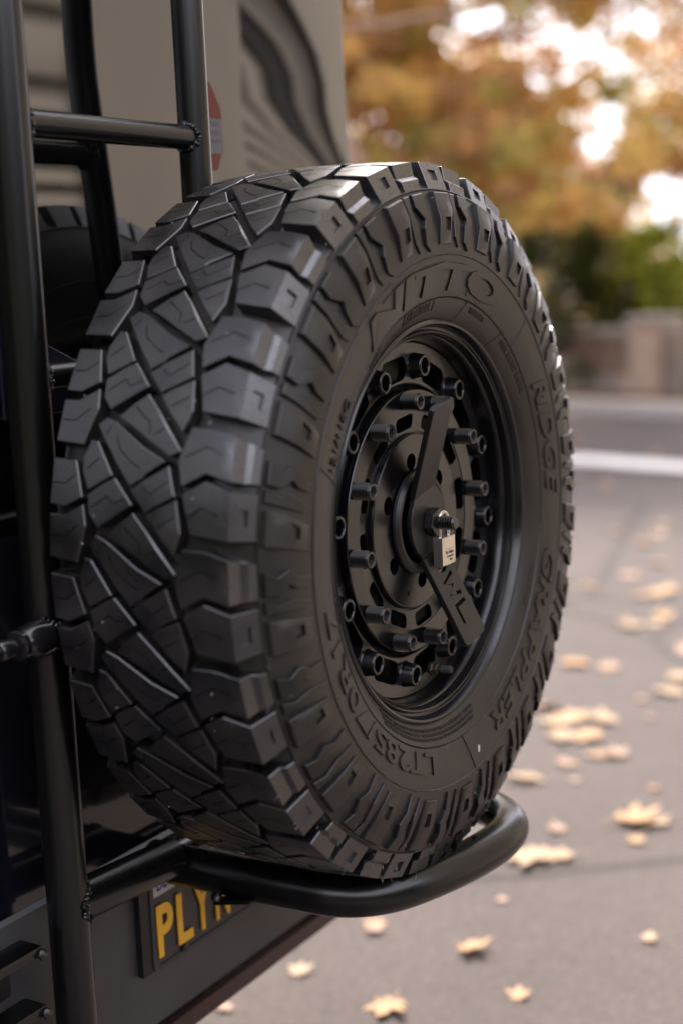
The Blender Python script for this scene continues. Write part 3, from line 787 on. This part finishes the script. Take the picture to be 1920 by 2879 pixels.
lug([(.3800, 30.6), (.365, 29.6), (.345, 30.0), (.318, 28.6), (.330, 27.6), (.362, 28.4), (.3800, 28.7)], .0042)
for k in range(NP):
    for me in SL:
        o = bpy.data.objects.new('sidewall_lug', me); COL.objects.link(o); o.parent = tyre
        o.rotation_euler.x = -radians(PITCH_A*k)
# moulded lettering
def arc_text(s, size, rc, th_c, lift=.0004, ext=.0019, bold=0.0, shear=0.0, sy=1.0, space=1.0, name='moulded_lettering', pr=1.0):
    def fn(x, y, z):
        r = rc+y*sy; th = radians(th_c)+x*pr/rc; return wheel_pt(sxs(r)+lift+z, r, th)
    return bend_text(name, s, size, fn, RUBS, tyre, ext=ext, bold=bold, shear=shear, space=space)
arc_text('RIDGE', .040, .284, 74, bold=.0010, shear=.25, pr=1.38, sy=.92)
arc_text('GRAPPLER', .040, .284, 133, bold=.0010, shear=.25, pr=1.50, sy=.92)
arc_text('NITTO', .050, .284, -6, bold=.0021, shear=.12, pr=2.15, sy=.86)
arc_text('LT285/70R17', .035, .279, -133, bold=.0005, pr=1.75, ext=.0016)
arc_text('121/118Q', .016, .279, -62, pr=1.3)
arc_text('DOT', .0135, .2545, -37, ext=.0006, pr=1.1); arc_text('HBX0221', .0130, .2545, -12, ext=.0006, pr=1.1)
arc_text('TUBELESS', .0095, .2545, 21, ext=.0006); arc_text('STEEL BELTED RADIAL', .0095, .2545, 48, ext=.0006)
for i_, ln in enumerate(('WARNING - SERIOUS INJURY MAY RESULT FROM TIRE FAILURE DUE TO UNDERINFLATION - OVERLOADING',
           'FOLLOW OWNERS MANUAL OR TIRE PLACARD IN VEHICLE - CHECK INFLATION PRESSURE FREQUENTLY',
           'NEVER MOUNT ON DAMAGED RIM - USE ONLY APPROVED TUBES AND RIM WIDTHS - EXPLOSION RISK')):
    arc_text(ln, .0052, .2440+.0050*i_, -166, ext=.0004, pr=.95)
arc_text('MADE IN USA', .010, .2545, 118, ext=.0005); arc_text('RADIAL', .012, .2545, -100, ext=.0005)
# text panel frames on the sidewall
def arc_line(name, r0, r1, t0, t1, n=14, w=.0009, M=RUBS):
    V = []; F = []
    for i in range(n+1):
        t = radians(t0+(t1-t0)*i/n); r = r0+(r1-r0)*i/n
        d = Vector((r1-r0, radians(t1-t0)*(r0+r1)/2)).normalized(); nr, nt_ = -d.y, d.x
        for s, h in ((-1, -.0005), (-.5, .0011), (.5, .0011), (1, -.0005)):
            rr = r+nr*s*w; V.append(wheel_pt(sxs(rr)+h, rr, t+nt_*s*w/r))
    for i in range(n):
        for k in range(3): F.append((i*4+k, i*4+k+1, i*4+5+k, i*4+4+k))
    return link(name, mesh(name, V, F, True, 40), M, tyre)
for a in ((.2485, .2485, -20, -4), (.2605, .2605, -20, -4), (.2485, .2605, -20, -20), (.2485, .2605, -4, -4), (.262, .310, 43, 43), (.262, .310, 177, 174), (.240, .262, 12, 14), (.240, .262, 34, 36), (.262, .310, -72, -70),
          (.3015, .3015, -30, 12), (.2665, .3015, 12, 12)):
    arc_line('moulded_line', *a)
# black marking line plus the pale scuff
cu = arc_line('chalk_scuff', .288, .295, 170.6, 171.4, w=.0016, M=STK_W)
# rubber vent hairs
rg = random.Random(4); V = []; F = []
def hair(p, d, L, r=.00022):
    u, v, d = frame(d); i = len(V); bend = u*rg.uniform(-.4, .4)*L+v*rg.uniform(-.4, .4)*L
    for q, (k, rr) in enumerate(((0, r), (.6, r*.9), (1, r*.5))):
        for a in range(4): V.append(p+d*L*k+bend*k*k+(u*cos(a*pi/2)+v*sin(a*pi/2))*rr)
    for q in range(2):
        for a in range(4): F.append((i+q*4+a, i+q*4+(a+1) % 4, i+q*4+4+(a+1) % 4, i+q*4+4+a))
for rr_h, n_h, xo in ((.3105, 66, .001), (.264, 44, .0005), (.336, 66, .004), (.372, 88, .004), (.389, 110, .001)):
    for i in range(n_h):
        t = 2*pi*(i+rg.uniform(-.35, .35))/n_h; p = wheel_pt(sxs(rr_h)+xo, rr_h, t)
        hair(p, (wheel_pt(1.0, .5+rg.uniform(-.4, .4), t)), rg.uniform(.003, .0075))
for i in range(150):
    t = rg.uniform(0, 2*pi); x = rg.choice((.112, .120, .128, -.118)); r = Rt(x) if abs(x) < .115 else .400
    hair(wheel_pt(x, r-.001, t), wheel_pt(.15, 1, t), rg.uniform(.004, .009), .00025)
hm = link('vent_hairs', mesh('vent_hairs', V, F, False), RUB, tyre); hm['kind'] = 'stuff'
# dust specks on the tread
V = []; F = []
for i in range(90):
    t = rg.uniform(0, 2*pi); x = rg.uniform(-.1, .13); r = (Rt(x) if x < .111 else .40)+.0002; s = rg.uniform(.0004, .0011); p = wheel_pt(x, r, t)
    e1 = Vector((1, 0, 0))*s; e2 = wheel_pt(0, 1, t+pi/2)*s; e3 = wheel_pt(0, 1, t)*s*.6; i0 = len(V)
    V += [p-e1, p+e2, p+e1, p-e2, p+e3]; F += [(i0, i0+1, i0+4), (i0+1, i0+2, i0+4), (i0+2, i0+3, i0+4), (i0+3, i0, i0+4)]
o = link('grit_specks', mesh('grit_specks', V, F, False), STK_W, tyre); o['kind'] = 'stuff'

# ---------------------------------------------------------------- rim
FX = .078      # plane of the bolt ring
IX = .086      # plane of the inner disc
rprof = [(.2335, .100), (.2372, .1075), (.2385, .1140), (.2370, .1180), (.2345, .1195), (.2320, .1185), (.2300, .1150), (.2290, .1100), (.2278, .1065),
         (.2262, .1060), (.2250, .1085), (.2235, .1095), (.2220, .1085), (.2210, .1040), (.2200, .0985), (.2180, .0965), (.2168, .0985), (.2155, .0990), (.2142, .0965), (.2132, .0900), (.2122, .0835), (.2116, .0765), (.2110, .0750)]
rim = link('rim', lathe('rim', rprof, (0, 0, 0), (1, 0, 0), 220, True, 30), SATIN, sw)
link('barrel', lathe('barrel', [(.2110, .074), (.206, .05), (.200, .02), (.200, -.09), (.222, -.115)], (0, 0, 0), (1, 0, 0), 120), SATIN, rim)
def polar(xp):
    def f(u, v, h): return wheel_pt(xp+h, u, v)      # u radius, v angle (radians)
    return f
def window(rc, hr, ha, rnd, n=5, skew=0.0):
    """rounded window centred on angle 0; hr half radial size, ha half angular size"""
    P = []
    for sx_, sy_, a0 in ((1, 1, 0), (-1, 1, 90), (-1, -1, 180), (1, -1, 270)):
        for k in range(n+1):
            a = radians(a0+90*k/n); P.append((rc+sx_*(hr-rnd)+rnd*cos(a), sy_*(ha-rnd/rc)+rnd/rc*sin(a)))
    return P
def disc_sectors(name, r0, r1, xp, thick, win, phase, n=12, hfun=None, M=SATIN, parent=None):
    """annulus with n windows, joined to one mesh"""
    half = pi/n; st_ = 8 if n > 8 else 16; O = [(r0, -half+2*half*i/st_) for i in range(st_+1)] + [(r1, half-2*half*i/st_) for i in range(st_+1)]
    holes = [(win, None)] if win else []
    me = relief(name, O, polar(xp), -thick, holes=holes, lines=[((r, -half+2*half*i/st_), (r, -half+2*half*(i+1)/st_)) for r in (r0+(r1-r0)*.04, r0+(r1-r0)*.96) for i in range(st_)], hfun=hfun, step=.02, angle=30, skip=lambda a, b: abs(abs(a.y)-half) < 1e-5 and abs(abs(b.y)-half) < 1e-5)
    bm = bmesh.new()
    for k in range(n):
        s0 = len(bm.verts); bm.from_mesh(me); bm.verts.ensure_lookup_table()
        bmesh.ops.rotate(bm, verts=bm.verts[s0:], cent=(0, 0, 0), matrix=Matrix.Rotation(-(phase+2*pi*k/n), 3, 'X'))
    # drop the radial walls between neighbouring sectors
    bmesh.ops.remove_doubles(bm, verts=bm.verts, dist=2e-5)
    return link(name, from_bm(name, bm, True, 28), M, parent)
OP = radians(7.3)
def shallow(u, v): return -.0010*sstep(.006, 0, abs(u-.1655))+.0010*sstep(.204, .2105, u)
disc_sectors('bolt_ring', .1640, .2105, FX, .010, window(.1815, .0142, radians(8.6), .0095), OP+radians(15), parent=rim, hfun=shallow)
# groove between ring and inner disc
link('ring_groove', lathe('ring_groove', [(.1640, FX-.001), (.1632, FX+.001), (.1622, FX+.0005), (.1618, FX-.010), (.1590, FX-.012), (.1575, FX-.006), (.1572, IX-.004), (.1565, IX-.001), (.1555, IX)], (0, 0, 0), (1, 0, 0), 160, True, 30), SATIN, rim)
disc_sectors('inner_disc', .1305, .1555, IX, .004, None, -OP, parent=rim)
def cone(u, v): return -.0030*(.1305-u)/.024
disc_sectors('window_ring', .1070, .1303, IX-.0008, .009, window(.1195, .0088, radians(9.6), .0062), -OP, parent=rim, hfun=cone)
link('centre_rim', lathe('centre_rim', [(.1070, IX-.004), (.1064, IX-.0060), (.1052, IX-.0060), (.1046, IX-.0010), (.1036, IX+.0010), (.1020, IX+.0018)], (0, 0, 0), (1, 0, 0), 120, True, 30), SATIN, rim)
circ_ = [(.0725+.0100*cos(2*pi*i/20), .0105/.07*sin(2*pi*i/20)) for i in range(20)]
disc_sectors('centre_disc', .0450, .1020, IX+.0018, .012, circ_, radians(-7), n=6, parent=rim)
# back plate deep behind the windows
link('back_plate', lathe('back_plate', [(.2110, .040), (.0, .040)], (0, 0, 0), (1, 0, 0), 60), SATIN2, rim)
link('set_screw', lathe('set_screw', [(.0028, IX+.0028), (.0028, IX+.0034), (.0020, IX+.0036), (.0016, IX+.003), (0, IX+.003)], wheel_pt(0, .086, radians(-164)), (1, 0, 0), 12), BRASS, rim)
# bolts: hollow collars in the ring and threaded bolts in the inner disc
me_c = lathe('c_ring_collar', [(.0175, -.001), (.0160, .001), (.0150, .003), (.0132, .0150), (.0126, .0162), (.0118, .0166), (.0098, .0166), (.0092, .0160), (.0088, .0140), (.0086, .0020), (.0, .0018)], (0, 0, 0), (1, 0, 0), 30, True, 40)
me_c.name = 'ring_collar'; me_c.materials.append(SATIN)
tp = [(.0106, 0.0)]
x_ = .0004
while x_ < .0200: tp += [(.0083, x_), (.0100, x_+.0010), (.0100, x_+.0014)]; x_ += .0027
tp += [(.0094, .0215), (.0096, .0225), (.0090, .0236), (.0070, .0238), (.0064, .0234)]
me_t = lathe('threaded_bolt', tp, (0, 0, 0), (1, 0, 0), 28, True, 25); me_t.materials.append(BOLT)
hx_m = lathe('hex_socket', [(.0066, .0236), (.0062, .0232), (.0058, .0150), (.0, .0148)], (0, 0, 0), (1, 0, 0), 6, False); hx_m.materials.append(INK)
for k in range(12):
    o = bpy.data.objects.new('ring_collar', me_c); COL.objects.link(o); o.parent = rim; o.location = wheel_pt(FX-.001, .184, OP+k*pi/6)
    o = bpy.data.objects.new('threaded_bolt', me_t); COL.objects.link(o); o.parent = rim; o.location = wheel_pt(IX-.0010, .145, -OP+k*pi/6); o.rotation_euler.x = k*1.7
    # hexagon socket insert, joined visually inside the bolt
    h = bpy.data.objects.new('hex_socket', hx_m); COL.objects.link(h); h.parent = rim; h.location = o.location; h.rotation_euler.x = k*.9
# valve
va = wheel_pt(FX-.002, .1985, radians(167)); vd = Vector((1, .10, .02)).normalized()
vp = [(.0090, -.002), (.0090, .003), (.0082, .0038), (.0068, .004), (.0068, .0085), (.0060, .0090), (.0040, .0092), (.0040, .0130), (.0046, .0132)]
link('valve_stem', lathe('c_valve_stem', vp, va, vd, 6, False), BRASS, rim)
vp = [(.0046, .0130)]; x_ = .0134
while x_ < .026: vp += [(.0046, x_), (.0051, x_+.0008), (.0046, x_+.0015)]; x_ += .0018
vp += [(.0040, .0275), (.0, .0280)]
link('valve_cap', lathe('valve_cap', vp, va, vd, 18), INK, rim)

# ================================================================== WHEEL LOCK BRACKET
br = thing('wheel_bracket', 'black two-armed steel bracket bolted across the centre of the spare wheel', 'bracket', (.098, 0, 0))
BB = Vector((.098, 0, 0))
link('hub_dish', lathe('c_hub_dish', [(.052, -.0115), (.0600, -.0105), (.0625, -.0080), (.0618, -.0050), (.0575, -.0012), (.0540, -.0008), (.0500, -.0030)], (0, 0, 0), (1, 0, 0), 80, True, 30), SATIN2, br)
link('hub_dish_face', lathe('hub_dish_face', [(.0500, -.0030), (.0, -.0030)], (0, 0, 0), (1, 0, 0), 60), SATIN2, br)
TH = radians(-12.5)
du = Vector((sin(TH), cos(TH))); dw = Vector((cos(TH), -sin(TH)))     # (Y, Z) along the arm, and to its right
W2 = .0262; SC = .038                                               # half width, distance of the bend
hub_o = []
Rh = .0435
a_e = math.asin(W2/ sqrt(W2**2+SC**2))
for s in (1, -1):
    hub_o += [tuple(s*(du*SC*1 - dw*W2)), tuple(s*(du*SC + dw*W2))]
    a0 = atan2(W2, SC)+.12
    for k in range(11):
        a = a0 + (pi-2*a0)*k/10; hub_o.append(tuple(s*(du*cos(a)+dw*sin(a))*Rh))
link('hub_plate', relief('hub_plate', hub_o, lambda u, v, h: Vector((.0065+h, u, v)), -.0060, chamfer=.0007, step=.015), SATIN2, br)
ca, sa = cos(radians(21)), sin(radians(21))
def armmap(sg):
    # s along the arm from the bend, w to the right seen from outside
    def f(s, w, h):
        yz = sg*du*(SC+s*ca-h*sa) + dw*w
        return Vector((.0065+s*sa+h*ca, yz.x, yz.y))
    return f
def armout(L, w2, tipc):
    return [(0, -w2), (L-tipc, -w2), (L-tipc*.4, -w2+tipc*.25), (L, -w2+tipc), (L, w2-tipc), (L-tipc*.4, w2-tipc*.25), (L-tipc, w2), (0, w2)]
link('bracket_arm', relief('bracket_arm', armout(.117, W2, .006), armmap(1), -.0070, chamfer=.0008, step=.02, flip=True), SATIN2, br)['label'] = 'plain upper arm'
# lower arm with cut-out letters O W L reading towards the tip, tops towards the right
def st_(poly): return [(s, w) for s, w in poly]
def stroke(pts, w): return slit(pts, w)
def arcp(cx, cy, r0, r1, a0, a1, ey=1.25, n=10):
    o = [(cx+r1*sin(radians(a0+(a1-a0)*k/n)), cy+ey*r1*cos(radians(a0+(a1-a0)*k/n))) for k in range(n+1)]
    i = [(cx+r0*sin(radians(a1+(a0-a1)*k/n)), cy+ey*r0*cos(radians(a1+(a0-a1)*k/n))) for k in range(n+1)]
    return o+i
LH = .0125     # half letter height (across the arm)
cw = .0015
holes = [(arcp(.018, cw, .0055, .0100, 15, 165), None), (arcp(.018, cw, .0055, .0100, 195, 345), None)]
wz = [(.0335, LH+cw), (.0395, -LH+cw), (.0470, LH*.35+cw), (.0545, -LH+cw), (.0605, LH+cw)]
holes.append((slit(wz, .0048), None))
holes.append(([(.0680, LH+cw), (.0730, LH+cw), (.0730, -LH+.0048+cw), (.0940, -LH+.0048+cw), (.0940, -LH+cw), (.0680, -LH+cw)], None))
low = relief('bracket_arm', armout(.118, W2, .006), armmap(-1), -.0070, holes=holes, chamfer=.0008, step=None, flip=False)
link('bracket_arm', low, SATIN2, br)['label'] = 'lower arm with cut-out letters'
# nut and threaded stud
me = lathe('c_nut', [(.0120, .0), (.0168, .0008), (.0172, .0022), (.0172, .0105), (.0166, .0122), (.0140, .0132), (.0085, .0132)], (.0065, 0, 0), (1, 0, 0), 6, True, 25, a0=.25)
link('nut', me, BOLT, br)
tp = [(.0075, 0)]; x_ = .001
while x_ < .0375: tp += [(.0062, x_), (.0064, x_+.0004), (.0083, x_+.0013), (.0083, x_+.0019)]; x_ += .0033
tp += [(.0072, x_), (.0066, x_+.0012), (.0, x_+.0014)]
link('threaded_stud', lathe('threaded_stud', tp, (0, 0, 0), (1, 0, 0), 32, True, 25), BOLT, br)

# ================================================================== PADLOCK
LKC = Vector((.1178, .0106, -.0350))
lk = thing('padlock', 'small brushed steel padlock hanging from the centre stud of the wheel', 'padlock', LKC)
def lockmap(u, v, h): return Vector((h, u, v))
bm = bmesh.new()
def Dsec(w, d, n=8):      # rounded body section in (x, y)
    P = []
    for k in range(n+1):
        t = k/n; P.append((d/2*(1+.18*sin(pi*t)), -w/2+w*t))
    for k in range(n+1):
        t = k/n; P.append((-d/2*(1+.18*sin(pi*t)), w/2-w*t))
    return P
V = []; F = []; zs = [(-.0168, .90), (-.0165, .97), (-.0156, 1.0), (.0156, 1.0), (.0165, .97), (.0168, .90)]
sec = Dsec(.0325, .0118); k = len(sec)
for z, s in zs:
    for x, y in sec: V.append((x*(s if s < 1 else 1), y*(1-(1-s)*.35), z))
for i in range(len(zs)-1):
    for j in range(k): F.append((i*k+j, i*k+(j+1) % k, (i+1)*k+(j+1) % k, (i+1)*k+j))
F.append(tuple(reversed(range(k)))); F.append(tuple((len(zs)-1)*k+j for j in range(k)))
bd = link('body', mesh('lock_body', V, F, True, 30), STEEL, lk)
def lt(s, size, y, z, bold=.0):
    me = text_mesh(s, size, ext=.00012, bold=bold)
    for v in me.vertices:
        yy = y+v.co.x; xx = .0118/2*(1+.18*sin(pi*(yy/.0325+.5)))+.00012+v.co.z
        v.co = Vector((xx, yy, z+v.co.y))
    me.name = 'engraving'; link('engraving', me, INK, bd)
lt('Fu Valor', .0058, .0005, -.0018, .00008); lt('STAINLESS', .0036, .0015, -.0068); lt('40mm', .0034, .003, -.0108)
me = mesh('engraved_bar', [(.00705, -.007, .0022), (.0069, .010, .0022), (.0069, .010, .0027), (.00705, -.007, .0027)], [(0, 1, 2, 3)], False)
link('engraved_bar', me, INK, bd)
hs = .0108; zt = .0350
pts = [(-.0005, -hs, .010), (-.0005, -hs, zt)] + [(-.0005, -hs*cos(pi*i/12), zt+hs*sin(pi*i/12)) for i in range(1, 12)] + [(-.0005, hs, zt), (-.0005, hs, .010)]
link('shackle', tube('shackle', pts, .0026, 18), CHROME, lk)
